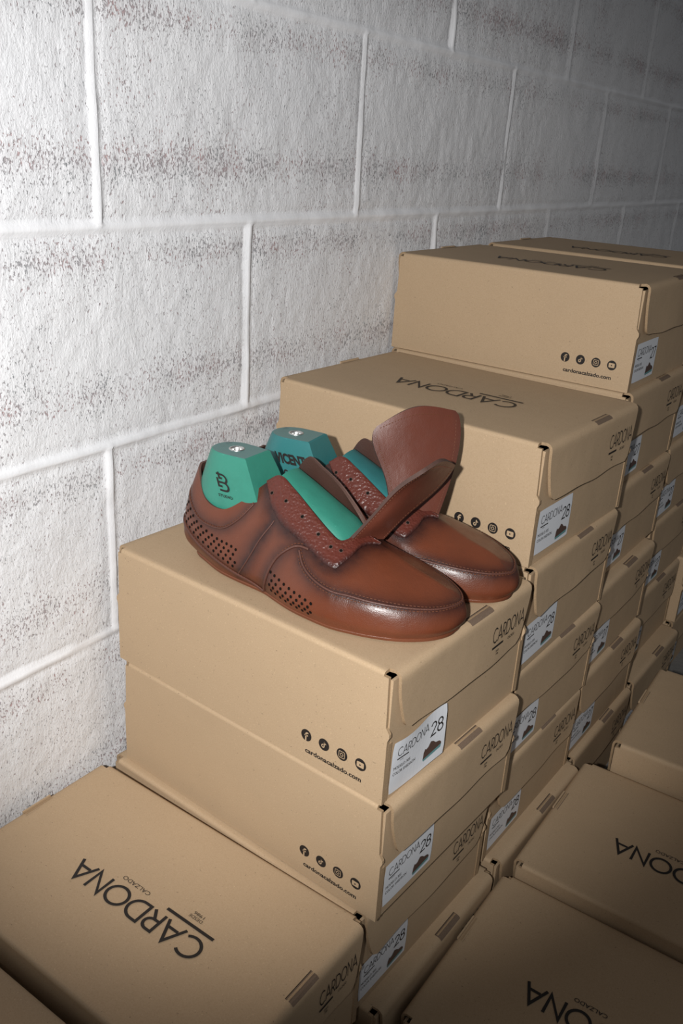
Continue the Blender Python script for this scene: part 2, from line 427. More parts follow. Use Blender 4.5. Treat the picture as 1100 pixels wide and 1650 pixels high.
def icons_mesh():
    a = Acc(); r = .0056; z0 = .0280
    def P(vs, lift=.0003): return [(x, -OY-lift, z) for x, z in vs]
    xs = [OX-.0820+.0193*i for i in range(4)]
    for cx in xs:
        c = arc(cx, z0, r, 0, 352, 44); a.add(P(c), [tuple(range(len(c)))], 'ink')
    k = 'card'; L2 = .0006
    # f
    cx = xs[0]; V, F = ribbon([(cx-.0002, z0-.0052), (cx-.0002, z0+.0010)]+arc(cx+.0014, z0+.0012, .0016, 180, 80, 6)+[(cx+.0024, z0+.0028)], .0014); a.add(P(V, L2), F, k)
    V, F = ribbon([(cx-.0018, z0+.0002), (cx+.0020, z0+.0002)], .0012); a.add(P(V, L2), F, k)
    # note
    cx = xs[1]; V, F = ribbon(arc(cx-.0007, z0-.0012, .0013, 80, 360, 12)+[(cx+.0006, z0+.0031)], .0010); a.add(P(V, L2), F, k)
    V, F = ribbon(arc(cx+.0026, z0+.0032, .0020, 180, 270, 6), .0010); a.add(P(V, L2), F, k)
    # camera
    cx = xs[2]
    def rr(w, h, rd): return arc(cx+w-rd, z0+h-rd, rd, 0, 90, 4)+arc(cx-w+rd, z0+h-rd, rd, 90, 180, 4)+arc(cx-w+rd, z0-h+rd, rd, 180, 270, 4)+arc(cx+w-rd, z0-h+rd, rd, 270, 360, 4)
    q = rr(.0030, .0030, .0011); V, F = ribbon(q+[q[0]], .0006); a.add(P(V, L2), F, k)
    V, F = ribbon(arc(cx, z0, .0014, 0, 360, 14), .0006); a.add(P(V, L2), F, k)
    # play button
    cx = xs[3]; q = rr(.0036, .0026, .0010); a.add(P(q, L2), [tuple(range(len(q)))], k)
    a.add(P([(cx-.0007, z0-.0010), (cx+.0011, z0), (cx-.0007, z0+.0010)], .0009), [(0, 1, 2)], 'ink')
    V, F, l = font_text('cardonacalzado.com', .0045, .0600, bold=.03)
    a.add(P([(xs[0]-.0005+x, z0-.0165+y) for x, y in V]), F, 'ink')
    return a.mesh('social_media_print')
def sticker_mesh(size, curl, tilt):
    """white size sticker on the aisle end, lower left; curl lifts the right side off the board"""
    a = Acc(); w, h = .077, .0455; y0 = -OY+.0085; z0 = .0090 if not curl else .0050
    if curl: h = .050; w = .079
    ct, st = math.cos(tilt), math.sin(tilt)
    def pos(u, v, lift=0):
        y = y0+u*ct-v*st; z = z0+u*st+v*ct; x = OX-.0014+.0004+lift
        if curl:
            x += .0050*max(0, (u/w-.25))**1.3 + .0022*math.sin(u/w*5.2+.4)*(v/h)
            z += -.0018*math.sin(u/w*math.pi*1.4+.2)
        return (x, y, z)
    nu, nv = (16, 6) if curl else (8, 4)
    V = []; F = []
    for i in range(nu+1):
        for j in range(nv+1):
            u, v = w*i/nu, h*j/nv
            if i in (0, nu) and j in (0, nv): u += .0012*(1 if i == 0 else -1); v += .0004*(1 if j == 0 else -1)
            V.append(pos(u, v))
    for i in range(nu):
        for j in range(nv): q = i*(nv+1)+j; F.append((q, q+nv+1, q+nv+2, q+1))
    a.add(V, F, 'paper')
    lf = .00035
    for V, F in logo2d(.0085, .085, .047, small=False): a.add([pos(.0065+x, h-.0150+y, lf) for x, y in V], F, 'ink')
    V, F, l = font_text('DESDE', .0010, .005); a.add([pos(.0105+x, h-.0200+y, lf) for x, y in V], F, 'grey_ink')
    V, F, l = stroke_text(size, .0130, .105, gap=.12, width=.0170); a.add([pos(w-.0215+x, h-.0235+y, lf) for x, y in V], F, 'ink')
    V, F, l = font_text('MODELO 305', .0031, .0235); a.add([pos(.0030+x, h-.0270+y, lf) for x, y in V], F, 'ink')
    V, F, l = font_text('COLOR SHEDRON', .0031, .0320); a.add([pos(.0030+x, h-.0325+y, lf) for x, y in V], F, 'ink')
    sh = [(0, 0), (.001, .006), (.0028, .0093), (.0045, .0078), (.0075, .0085), (.0110, .0120), (.0145, .0105), (.0185, .0072), (.0235, .0062), (.0262, .0040), (.0265, .0020)]
    sx, sy = w-.0315, h-.0400
    a.add([pos(sx+x, sy+y, lf) for x, y in sh], [tuple(range(len(sh)))[::-1]], 'photo_brown')
    so = [(0, 0), (.0265, .0020), (.0255, -.0010), (.001, -.0022)]
    a.add([pos(sx+x, sy+y, lf) for x, y in so], [tuple(range(4))[::-1]], 'photo_teal')
    return a.mesh('size_sticker')
BODY = [body_mesh(1), body_mesh(2)]; LID = [lid_mesh(1), lid_mesh(2), lid_mesh(3)]; LOGO = [logo_mesh(1), logo_mesh(2), logo_mesh(3)]
ICON = icons_mesh(); STK = {('28', 0): sticker_mesh('28', 0, 0), ('27', 0): sticker_mesh('27', 0, 0), ('28', 1): sticker_mesh('28', 1, -.02)}
def shoebox(x, y, yaw, ztop, zbot, size, label, group, var=0, curl=0, wy=1.0, rowtwo=False):
    """x, y: near corner at the aisle end (row against the wall) or at the wall end (second row)"""
    a = math.radians(yaw); c, s = math.cos(a), math.sin(a)
    lx, ly = ((L_/2 if rowtwo else -L_/2), W_*wy/2)
    e = empty('shoebox', (x+c*lx-s*ly, y+s*lx+c*ly, zbot), a); e.scale = (1, wy, (ztop-zbot)/H_)
    tag(e, label, 'shoebox', group)
    b = link('box_body', BODY[var % 2], e); l = link('lid', LID[var % 3], e)
    link('lid_logo', LOGO[var % 3][0], l, (-.012, 0, 0) if rowtwo else None); link('flap_logo', LOGO[var % 3][1], l)
    link('social_media_print', ICON, b)
    if size: link('size_sticker', STK[(size, curl)], e)
    return e
G1, G2, G3 = 'kraft shoeboxes stacked against the block wall', 'kraft shoeboxes in the second row', 'kraft shoeboxes in the low stack at the front left'
# (column, level, x, y, yaw, dz of the top, sticker, label)
ROW = [
 (1, 0, -.0019, -.0015, -1.94, -.001, '28', 'kraft shoebox carrying the pair of brown shoes, with a curling size 28 sticker'),
 (1, -1, .0035, -.0030, -2.0, -.004, '28', 'kraft shoebox second from the top of the shoe stack, scuffed lid edge, size 28 sticker'),
 (1, -2, -.0085, -.0090, -1.6, -.004, '28', 'kraft shoebox third down under the shoes, beside the big-logo lid'),
 (1, -3, .0085, .0050, -.3, 0, '28', 'bottom kraft shoebox under the shoe stack, jutting out past the one above'),
 (2, 1, -.0072, .2444, -1.61, .004, '28', 'kraft shoebox directly behind the brown shoes, top of its stack, size 28 sticker'),
 (2, 0, -.0022, .2429, -.22, 0, '28', 'kraft shoebox level with the shoe box, right of the far shoe toe'),
 (2, -1, -.0060, .2410, -1.5, 0, '28', 'kraft shoebox in the second stack, its size 28 sticker half hidden by the nearer box'),
 (2, -2, -.0064, .2370, -.6, 0, '28', 'kraft shoebox in the second stack resting on the bottom one, size 28 sticker'),
 (2, -3, .0085, .2450, -.3, .001, '28', 'bottom kraft shoebox of the second stack, its lid edge jutting out as a ledge'),
 (3, 2, -.0294, .5192, .33, .003, '27', 'topmost kraft shoebox with a full side showing, top of the third stack, size 27 sticker'),
 (3, 1, -.0250, .5150, .6, 0, '27', 'kraft shoebox right under the topmost one of the third stack'),
 (3, 0, -.0225, .5090, .4, 0, '27', 'kraft shoebox third down in the third stack, size 27 sticker'),
 (3, -1, -.0103, .4780, .5, 0, '27', 'kraft shoebox fourth down in the third stack, set nearer than those above'),
 (3, -2, -.0086, .4720, -.3, 0, '27', 'kraft shoebox fifth down in the third stack, just above the lowest'),
 (3, -3, -.0030, .4800, 0, -.001, '27', 'lowest kraft shoebox of the third stack, beside the second row lid'),
 (4, 2, -.0380, .7850, 0, .003, '27', 'kraft shoebox behind the topmost one at the right edge, only its lid showing'),
 (4, 1, -.0330, .7640, .3, .002, '27', 'kraft shoebox second down in the fourth stack, at the right edge'),
 (4, 0, -.0310, .7480, .2, 0, '27', 'kraft shoebox third down in the fourth stack, size 27 sticker'),
 (4, -1, -.0320, .7560, -.2, 0, '27', 'kraft shoebox fourth down in the fourth stack'),
 (4, -2, -.0308, .7300, -.2, 0, '27', 'kraft shoebox fifth down in the fourth stack, just above the jutting lowest one'),
 (4, -3, -.0060, .7180, -.3, -.002, '27', 'lowest kraft shoebox of the fourth stack, jutting out with a dark slot in its lid'),
 (5, 1, -.0400, 1.000, .2, .003, '27', 'kraft shoebox second down in the fifth stack, at the right edge'),
 (5, 0, -.0400, .996, -.3, 0, '27', 'kraft shoebox third down in the fifth stack'),
 (5, -1, -.0370, .994, 0, 0, '27', 'kraft shoebox fourth down in the fifth stack, small sticker at the right edge'),
 (5, -2, -.0150, .962, .3, 0, '27', 'kraft shoebox fifth down in the fifth stack, set forward'),
 (5, -3, -.0200, .955, 0, 0, '27', 'lowest kraft shoebox of the fifth stack'),
 (6, 0, -.0460, 1.236, -.3, 0, '27', 'kraft shoebox third down in the sixth stack'),
 (6, -1, -.0460, 1.232, .2, 0, '27', 'kraft shoebox fourth down in the sixth stack'),
 (6, -2, -.0300, 1.200, .2, 0, '27', 'kraft shoebox fifth down in the sixth stack, farthest right'),
 (6, -3, -.0200, 1.196, 0, 0, '27', 'lowest kraft shoebox of the sixth stack, at the right edge'),
]
tops = {(c, l): l*H_+dz for c, l, _, _, _, dz, _, _ in ROW}
for n, (c, l, x, y, yaw, dz, sz, lab) in enumerate(ROW):
    shoebox(x, y, yaw, tops[c, l], tops.get((c, l-1), (l-1)*H_ if l > -3 else ZF), sz, lab, G1, n, curl=1 if n == 0 else 0)
# low stack at the front left
shoebox(-.0005, -.2095, .7, -2*H_+.0005, -3*H_, '28', 'kraft shoebox at the front left with its whole large lid logo showing', G3, 1, wy=.87)
shoebox(.0280, -.2150, .6, -3*H_, ZF, '28', 'kraft shoebox under the front left one, only a corner of its lid showing', G3, 2, wy=.88)
shoebox(-.0050, -.4480, 1.2, -2.11*H_, -3.1*H_, '28', 'shaded kraft shoebox in the bottom left corner of the picture', G3, 0)
shoebox(-.0050, -.4480, 1.0, -3.1*H_, ZF, '28', 'kraft shoebox beneath the shaded one in the bottom left corner', G3, 2)
# second row, standing against the ends of the first
shoebox(.0210, .0290, 1.5, -3.13*H_, ZF, None, 'nearest second row kraft shoebox, at the bottom right with a large lid logo', G2, 1, rowtwo=True)
shoebox(.0210, .2625, 1.7, -3.0*H_, ZF, None, 'middle second row kraft shoebox, right of the stacks, lid logo cut by the frame', G2, 0, rowtwo=True)
shoebox(.0420, .4965, 3.0, -2.67*H_, ZF, None, 'farthest second row kraft shoebox, raised higher, plain brown lid and side', G2, 2, rowtwo=True)
# ---- shoe surface (pure numpy) ----
# control rows: five points from the feather line (bottom) up to the top edge; the lateral side is -y, the medial side +y
LAT = [
 [(.015,0,.004),(.001,0,.018),(.002,0,.040),(.007,0,.064),(.014,0,.089)],
 [(.021,-.017,.004),(.009,-.022,.018),(.008,-.021,.040),(.011,-.017,.062),(.016,-.010,.086)],
 [(.038,-.026,.004),(.034,-.033,.018),(.032,-.033,.036),(.033,-.030,.050),(.036,-.026,.066)],
 [(.062,-.036,.004),(.061,-.040,.018),(.060,-.038,.034),(.060,-.034,.048),(.060,-.031,.062)],
 [(.085,-.040,.004),(.085,-.044,.018),(.083,-.040,.038),(.080,-.034,.055),(.078,-.026,.072)],
 [(.105,-.042,.004),(.105,-.046,.018),(.103,-.042,.040),(.100,-.032,.065),(.095,-.013,.090)],
 [(.120,-.044,.004),(.120,-.048,.018),(.118,-.043,.040),(.116,-.032,.064),(.108,-.008,.099)],
 [(.135,-.049,.004),(.135,-.053,.017),(.134,-.046,.040),(.133,-.034,.062),(.125,-.011,.092)],
 [(.155,-.055,.004),(.155,-.058,.016),(.153,-.050,.038),(.152,-.036,.057),(.148,-.016,.079)],
 [(.175,-.058,.004),(.175,-.061,.016),(.173,-.054,.036),(.172,-.040,.050),(.170,-.021,.067)],
 [(.193,-.0595,.004),(.193,-.062,.015),(.191,-.056,.034),(.188,-.042,.046),(.181,-.021,.062)],
 [(.203,-.059,.004),(.203,-.061,.015),(.201,-.055,.033),(.198,-.036,.048),(.187,-.010,.0635)],
 [(.213,-.057,.004),(.213,-.059,.014),(.211,-.053,.033),(.208,-.030,.048),(.191,.001,.063)],
 [(.232,-.052,.004),(.233,-.054,.014),(.230,-.049,.032),(.227,-.026,.044),(.215,.003,.055)],
 [(.254,-.042,.004),(.256,-.044,.013),(.252,-.039,.030),(.246,-.020,.038),(.238,.005,.046)],
 [(.272,-.027,.004),(.275,-.028,.013),(.271,-.024,.028),(.264,-.011,.034),(.258,.006,.040)],
 [(.282,-.010,.004),(.286,-.010,.013),(.281,-.009,.027),(.274,-.001,.032),(.268,.007,.036)],
 [(.284,.007,.004),(.289,.008,.013),(.284,.008,.026),(.278,.008,.030),(.270,.008,.035)]]
MED = [
 LAT[0],
 [(.021,.017,.004),(.009,.022,.018),(.008,.021,.040),(.011,.017,.062),(.016,.010,.086)],
 [(.038,.026,.004),(.034,.032,.018),(.032,.032,.036),(.033,.029,.050),(.036,.026,.066)],
 [(.062,.031,.004),(.061,.035,.018),(.060,.034,.034),(.060,.032,.048),(.060,.030,.062)],
 [(.085,.030,.004),(.085,.034,.018),(.083,.034,.038),(.080,.032,.055),(.078,.028,.070)],
 [(.105,.030,.004),(.105,.034,.018),(.103,.035,.040),(.101,.034,.065),(.096,.030,.088)],
 [(.120,.031,.004),(.120,.036,.018),(.118,.037,.040),(.117,.034,.070),(.110,.031,.107)],
 [(.135,.034,.004),(.135,.038,.017),(.134,.038,.040),(.133,.033,.066),(.127,.030,.101)],
 [(.155,.038,.004),(.155,.042,.016),(.153,.040,.038),(.152,.033,.059),(.148,.028,.090)],
 [(.175,.043,.004),(.175,.046,.016),(.173,.043,.036),(.172,.034,.052),(.168,.025,.074)],
 [(.193,.045,.004),(.193,.048,.015),(.191,.045,.034),(.188,.034,.048),(.180,.021,.064)],
 [(.203,.046,.004),(.203,.049,.015),(.201,.046,.033),(.197,.029,.049),(.187,.011,.0635)],
 [(.213,.046,.004),(.213,.049,.014),(.211,.045,.033),(.207,.027,.048),LAT[12][4]],
 [(.232,.045,.004),(.233,.047,.014),(.230,.043,.032),(.226,.026,.044),LAT[13][4]],
 [(.252,.040,.004),(.254,.042,.013),(.250,.038,.030),(.245,.023,.038),LAT[14][4]],
 [(.270,.031,.004),(.272,.032,.013),(.268,.029,.028),(.263,.019,.034),LAT[15][4]],
 [(.280,.020,.004),(.284,.020,.013),(.279,.019,.027),(.274,.014,.032),LAT[16][4]],
 LAT[17]]
def cr_w(t, n):
    i = int(min(max(math.floor(t), 0), n - 2)); f = t - i
    return i, (-.5*f+f*f-.5*f**3, 1-2.5*f*f+1.5*f**3, .5*f+2*f*f-1.5*f**3, -.5*f*f+.5*f**3)
class Surf:
    def __init__(s, rows, other, mirror):
        # continue over heel and toe into the other side so both halves meet smoothly
        R = np.array(rows, float); O = np.array(other, float)
        s.P = np.concatenate([O[1:2], R, O[-2:-1]]); s.m = mirror; s.n = len(rows)
    def __call__(s, t, v):
        i, w = cr_w(t, s.n); rows = sum(w[k]*s.P[i+k] for k in range(4))
        e = np.concatenate([[2*rows[0]-rows[1]], rows, [2*rows[4]-rows[3]]])
        j, u = cr_w(v, 5); p = sum(u[k]*e[j+k] for k in range(4)).copy()
        if s.m: p[1] = -p[1]
        return p
    def nrm(s, t, v):
        a = s(min(t+.02, s.n-1), v)-s(max(t-.02, 0), v); b = s(t, min(v+.02, 4))-s(t, max(v-.02, 0))
        n = np.cross(a, b); n /= (np.linalg.norm(n)+1e-12)
        p = s(t, v); out = np.array([0, p[1], .02]) if 1 < t < 16 else np.array([(-1 if t < 8 else 1), p[1]*20, .3])
        return n if n @ out > 0 else -n
# ------------------------------------------------------------------ shoes
def far_variant():
    """the other foot: outlines swapped, collar and facings kept"""
    near, far = [], []
    for i in range(18):
        l, m = LAT[i], MED[i]; nr, fr = [], []
        for k in range(5):
            if k < 3: nr.append((m[k][0], -m[k][1], m[k][2])); fr.append((l[k][0], -l[k][1], l[k][2]))
            elif k == 3:
                if i < 12: nr.append((l[k][0], l[k][1]+.003, l[k][2])); fr.append(m[k])
                else: nr.append((m[k][0], -m[k][1], m[k][2])); fr.append((l[k][0], -l[k][1], l[k][2]))
            else:
                nr.append(l[k] if i < 12 else (l[k][0], -l[k][1], l[k][2])); fr.append(m[k] if i < 12 else (m[k][0], -m[k][1], m[k][2]))
        near.append(nr); far.append(fr)
    return near, far
def sm(x): x = max(0, min(1, x)); return x*x*(3-2*x)
def polydist(p, line):
    best = 9
    for a, b in zip(line[:-1], line[1:]):
        ab = b-a; t = max(0, min(1, (p-a) @ ab/(ab @ ab+1e-12))); best = min(best, np.linalg.norm(p-a-ab*t))
    return best
def polydists(P, l):
    best = np.full(len(P), 9.0)
    for a, b in zip(l[:-1], l[1:]):
        ab = b-a; t = np.clip((P-a) @ ab/(ab @ ab+1e-12), 0, 1); best = np.minimum(best, np.linalg.norm(P-a-t[:, None]*ab, axis=1))
    return best
def tube(acc, pts, nrm, r, m, flat=.6, seg=6):
    n = len(pts); V = []; F = []
    for i in range(n):
        t = pts[min(i+1, n-1)]-pts[max(i-1, 0)]; t = t/(np.linalg.norm(t)+1e-9); nn = nrm[i]; bb = np.cross(t, nn)
        for k in range(seg):
            a = 2*math.pi*k/seg; V.append(pts[i]+bb*r*math.cos(a)+nn*r*flat*math.sin(a))
    for i in range(n-1):
        for k in range(seg): F.append((i*seg+k, i*seg+(k+1) % seg, (i+1)*seg+(k+1) % seg, (i+1)*seg+k))
    F.append(tuple(range(seg))[::-1]); F.append(tuple((n-1)*seg+k for k in range(seg))); acc.add(V, F, m)
def attr(me, name, vals):
    a = me.attributes.new(name, 'FLOAT', 'POINT'); a.data.foreach_set('value', vals)
# seam lines on one half: lists of (t, v) in surface coordinates
SEAMS = {
 'heel_welt': [(0, 2.0), (1, 1.8), (2, 1.3), (3, .85), (4, .55), (5, .35), (5.95, .02)],
 'quarter': [(6.0, .05), (6.15, .6), (6.5, 1.4), (7.0, 2.1), (7.7, 2.75), (8.4, 3.0)],
 'counter': [(4.2, .5), (4.6, 1.2), (5.2, 2.0), (5.7, 2.6), (6.2, 3.1)],
 'collar': [(.6, 3.1), (1.4, 2.85), (2.4, 2.72), (3.2, 2.8), (4.0, 3.1), (4.7, 3.5)],
 'apron': [(8.0, 2.75), (8.5, 2.35), (9.3, 2.1), (10.3, 2.02), (12, 2.02), (13, 2.02), (14, 2.04), (15, 2.06), (16, 2.1), (17, 2.12)],
}
def dense(line, k=10):
    P = np.array(line, float); out = []
    for i in range(len(P)-1):
        a = P[max(i-1, 0)]; b = P[i]; c = P[i+1]; d = P[min(i+2, len(P)-1)]
        for q in range(k):
            f = q/k; out.append(.5*((2*b)+(-a+c)*f+(2*a-5*b+4*c-d)*f*f+(-a+3*b-3*c+d)*f**3))
    out.append(P[-1]); return [(min(17, max(0, x)), min(4, max(0, y))) for x, y in out]
BAND_OUT = [(5.15, 3.99), (5.35, 3.72), (5.8, 3.35), (6.6, 3.1), (7.5, 3.02), (8.5, 3.0), (9.5, 3.0), (10.2, 3.05), (10.35, 3.1), (11.2, 3.38), (12.0, 3.66), (12.65, 3.96)]
def band_out(t):
    for (a, va), (b, vb) in zip(BAND_OUT[:-1], BAND_OUT[1:]):
        if a <= t <= b: return va+(vb-va)*(t-a)/(b-a)
    return 4
def make_shoe(rowsN, rowsF, name_label, loc, yaw, tongue_ctrl, far_label=None):
    N = Surf(rowsN, rowsF, False); Fs = Surf(rowsF, rowsN, False)
    # mirrored rows must continue across the centre line with flipped y
    for s, other in ((N, rowsF), (Fs, rowsN)):
        pass
    root = empty('shoe', loc, yaw); tag(root, name_label, 'shoe', None)
    S2 = (N, Fs)
    seam3 = []
    for s in S2:
        for k, l in SEAMS.items(): seam3.append((k, [s(t, v) for t, v in dense(l, 6)]))
        seam3.append(('band', [s(t, v) for t, v in dense(BAND_OUT, 5)]))
    # ---- upper
    nt, nv = 136, 30
    V = []; F = []; idx = {}
    def vid(side, i, j):
        key = (0 if (i == 0 or i == nt or (j == nv and i/nt*17 >= 12)) else side, i, j)
        if key not in idx:
            idx[key] = len(V); V.append(S2[side](i/nt*17, j/nv*4))
        return idx[key]
    for side in (0, 1):
        for i in range(nt):
            for j in range(nv):
                q = (vid(side, i, j), vid(side, i+1, j), vid(side, i+1, j+1), vid(side, i, j+1))
                F.append(q if side == 0 else q[::-1])
    burn = []
    PV = np.array(V); DD = [(k, polydists(PV, np.array(l))) for k, l in seam3]
    for ip, p in enumerate(V):
        b = 0
        for k, dd in DD:
            d = dd[ip]
            wdt = {'band': .0105, 'apron': .0075, 'quarter': .0095, 'counter': .0095, 'collar': .0065, 'heel_welt': .0055}[k]
            b = max(b, (.95 if k in ('band', 'apron', 'counter') else .8)*math.exp(-(d/wdt)**1.5))
        toe = math.exp(-(np.linalg.norm(p-np.array([.288, .002 if name_label else 0, .008]))/.010)**2)
        burn.append(min(1, max(b, .7*toe)))
    me = bpy.data.meshes.new('upper'); me.from_pydata([tuple(p) for p in V], [], F)
    for k in ('leather', 'lining', 'edge'): me.materials.append(M[k])
    attr(me, 'burnish', burn); me.update()
    me = baked(me, [('SOLIDIFY', dict(thickness=.0021, offset=-1, material_offset=1, material_offset_rim=2))], 'upper')
    me.polygons.foreach_set('use_smooth', [True]*len(me.polygons)); sharp_angle(me, 55)
    up = link('upper', me, root)
    # ---- seams: raised folded edges and stitch rows
    a = Acc()
    for s in S2:
        for k, l in SEAMS.items():
            D = dense(l, 10); pts = [s(t, v) for t, v in D]; nr = [s.nrm(t, v) for t, v in D]
            r = {'heel_welt': .0017, 'quarter': .0013, 'counter': .0007, 'collar': .0009, 'apron': .0011}[k]
            tube(a, [p+n*r*.25 for p, n in zip(pts, nr)], nr, r, 'piping')
    sr = link('seam_piping', a.mesh('seam_piping', True), up)
    a = Acc()
    def stitches(s, D, dv, step=.0032, ln=.0019, r=.00035):
        pts = [(s(t, min(4, max(0, v+dv))), s.nrm(t, min(3.95, max(0, v+dv)))) for t, v in D]
        acc_d = 0; 
        for (p, n), (q, n2) in zip(pts[:-1], pts[1:]):
            L = np.linalg.norm(q-p); d = -acc_d
            while d+step <= L:
                d += step; u = (q-p)/L; c = p+u*d; nn = n
                tube(a, [c-u*ln/2+nn*.0004, c+u*ln/2+nn*.0004], [nn, nn], r, 'thread', .8, 4)
            acc_d = L-d if L-d < step else 0
    for s in S2:
        for k, dv in (('apron', .13), ('apron', -.13), ('quarter', .10), ('collar', .08), ('heel_welt', .12)):
            stitches(s, dense(SEAMS[k], 3), dv)
    link('stitching', a.mesh('stitching'), up)
    # ---- punched holes at heel and waist
    for s in S2:
        for (t0, t1, n, v0, v1, rows, sh) in ((.95, 4.1, 13, 2.35, .62, 4, 0), (6.75, 9.3, 9, 1.35, .55, 4, .06)):
            a = Acc()
            for rr_ in range(rows):
                for c in range(n):
                    if c >= n-1 and rr_ % 2: continue
                    fc = (c+.5*(rr_ % 2))/(n-1)
                    t = t0+(t1-t0)*fc
                    if n == 13: vtop = 2.80-1.05*fc; v = vtop-.27*rr_
                    else: vtop = 1.50-.30*fc; v = vtop-.25*rr_
                    p = s(t, v); nn = s.nrm(t, v); tt = s(t+.05, v)-p; tt -= nn*(tt @ nn); tt /= np.linalg.norm(tt); bb = np.cross(nn, tt)
                    r = .0015; ring = [p+nn*.00025+tt*r*math.cos(2*math.pi*k/8)+bb*r*math.sin(2*math.pi*k/8) for k in range(8)]
                    a.add(ring, [tuple(range(8))], 'hole')
            link('punched_holes', a.mesh('punched_holes'), up)
    # ---- sole
    a = Acc()
    def out_pts(off, z):
        r = []
        for s, seq in ((N, [17*i/60 for i in range(61)]), (Fs, [17*i/60 for i in range(59, 0, -1)])):
            for t in seq:
                p = s(t, .15); c = np.array([p[0]*.96+.006, .003, 0]); d = p-c; d[2] = 0; d /= np.linalg.norm(d)
                r.append((p[0]+d[0]*off, p[1]+d[1]*off, z))
        return r
    rings = [out_pts(-.0045, .0), out_pts(-.0012, .0010), out_pts(-.0002, .0035), out_pts(-.0012, .0060)]
    n = len(rings[0]); vs = sum(rings, [])
    fs = [(k*n+i, k*n+(i+1) % n, (k+1)*n+(i+1) % n, (k+1)*n+i) for k in range(3) for i in range(n)]
    fs += [tuple(range(n))[::-1], tuple(3*n+i for i in range(n))]
    a.add(vs, fs, 'solem'); m = a.mesh('sole', True); sharp_angle(m, 40); link('sole', m, root)
    # ---- pebbled facing band around the throat
    for s, nm in ((N, 0), (Fs, 1)):
        V = []; F = []; nt2, nv2 = 70, 12
        for i in range(nt2+1):
            t = 5.15+(12.65-5.15)*i/nt2; vo = band_out(t)
            for j in range(nv2+1):
                v = vo+(4-vo)*j/nv2; e = min(1, j/1.2, (nv2-j)/1.2+.5)
                V.append(s(t, v)+s.nrm(t, min(v, 3.9))*(.0006+.0018*e))
        F = []
        for i in range(nt2):
            for j in range(nv2):
                q = (i*(nv2+1)+j, (i+1)*(nv2+1)+j, (i+1)*(nv2+1)+j+1, i*(nv2+1)+j+1); F.append(q if nm == 0 else q[::-1])
        me = bpy.data.meshes.new('lace_facing'); me.from_pydata([tuple(p) for p in V], [], F)
        for k in ('pebble', 'lining', 'edge'): me.materials.append(M[k])
        attr(me, 'burnish', [max(0, 1-(i % (nv2+1))/3.2)*.9 for i in range(len(V))]); me.update()
        me = baked(me, [('SOLIDIFY', dict(thickness=.0022, offset=-1, material_offset=1, material_offset_rim=2))], 'lace_facing')
        me.polygons.foreach_set('use_smooth', [True]*len(me.polygons)); sharp_angle(me, 60)
        fo = link('lace_facing', me, root)
        a = Acc()
        stitches(s, [(t, 4) for t in np.linspace(5.4, 11.4, 40)], -.17, .0028, .0017)
        for q in a.v: pass
        nv_ = []
        a.v = [tuple(np.array(q)) for q in a.v]
        st = link('stitching', a.mesh('stitching'), fo); st.location = (0, -.0006 if nm == 0 else .0006, .0021)
        for t in (5.75, 6.75, 7.7, 8.6, 9.45, 10.25):
            p = s(t, 3.62); nn = s.nrm(t, 3.6); tt = s(t+.05, 3.62)-p; tt -= nn*(tt @ nn); tt /= np.linalg.norm(tt); bb = np.cross(nn, tt); p = p+nn*.0026
            b = Acc(); seg = 14
            R = [(.0019, -.001), (.0019, .0001), (.0015, .0002), (.0013, -.001)]
            vs = [p+nn*h+tt*r*math.cos(2*math.pi*k/seg)+bb*r*math.sin(2*math.pi*k/seg) for r, h in R for k in range(seg)]
            b.add(vs, [(q*seg+k, q*seg+(k+1) % seg, (q+1)*seg+(k+1) % seg, (q+1)*seg+k) for q in range(3) for k in range(seg)], 'edge')
            b.add([p-nn*.0001+tt*.0015*math.cos(2*math.pi*k/seg)+bb*.0015*math.sin(2*math.pi*k/seg) for k in range(seg)], [tuple(range(seg))], 'hole')
            link('eyelet', b.mesh('eyelet', True), fo)
    # ---- tongue
    C = np.array(tongue_ctrl, float)   # rows base->tip, columns near->far
    nu, nv3 = 30, 20
    def tp(u, v):
        def ev(P, x):
            m = len(P)-1; x = x*m; i = min(int(x), m-1); f = x-i
            p0 = P[i-1] if i > 0 else 2*P[0]-P[1]; p3 = P[i+2] if i+2 <= m else 2*P[m]-P[m-1]
            return .5*((2*P[i])+(-p0+P[i+1])*f+(2*p0-5*P[i]+4*P[i+1]-p3)*f*f+(-p0+3*P[i]-3*P[i+1]+p3)*f**3)
        return ev(np.array([ev(r, v) for r in C]), u)
    V = []; F = []
    for i in range(nu+1):
        for j in range(nv3+1):
            u, v = i/nu, j/nv3
            # rounded outer corners
            if u > .80:
                k = (u-.80)/.20; w = 1-.14*(1-math.sqrt(max(0, 1-k*k)))*1.0; v = .5+(v-.5)*w
            p = tp(u*(1-.03*(1-math.sin(math.pi*v))), v)
            V.append(tuple(p))
    for i in range(nu):
        for j in range(nv3): q = i*(nv3+1)+j; F.append((q, q+1, q+nv3+2, q+nv3+1))
    me = bpy.data.meshes.new('tongue'); me.from_pydata(V, [], F)
    for k in ('tongue', 'lining', 'edge'): me.materials.append(M[k])
    attr(me, 'burnish', [.35*max(0, 1-min(i % (nv3+1), nv3-i % (nv3+1))/2.0) for i in range(len(V))]); me.update()
    me = baked(me, [('SOLIDIFY', dict(thickness=.0034, offset=0, material_offset=0, material_offset_rim=2))], 'tongue')
    me.polygons.foreach_set('use_smooth', [True]*len(me.polygons)); sharp_angle(me, 60)
    tg = link('tongue', me, root)
    a = Acc()
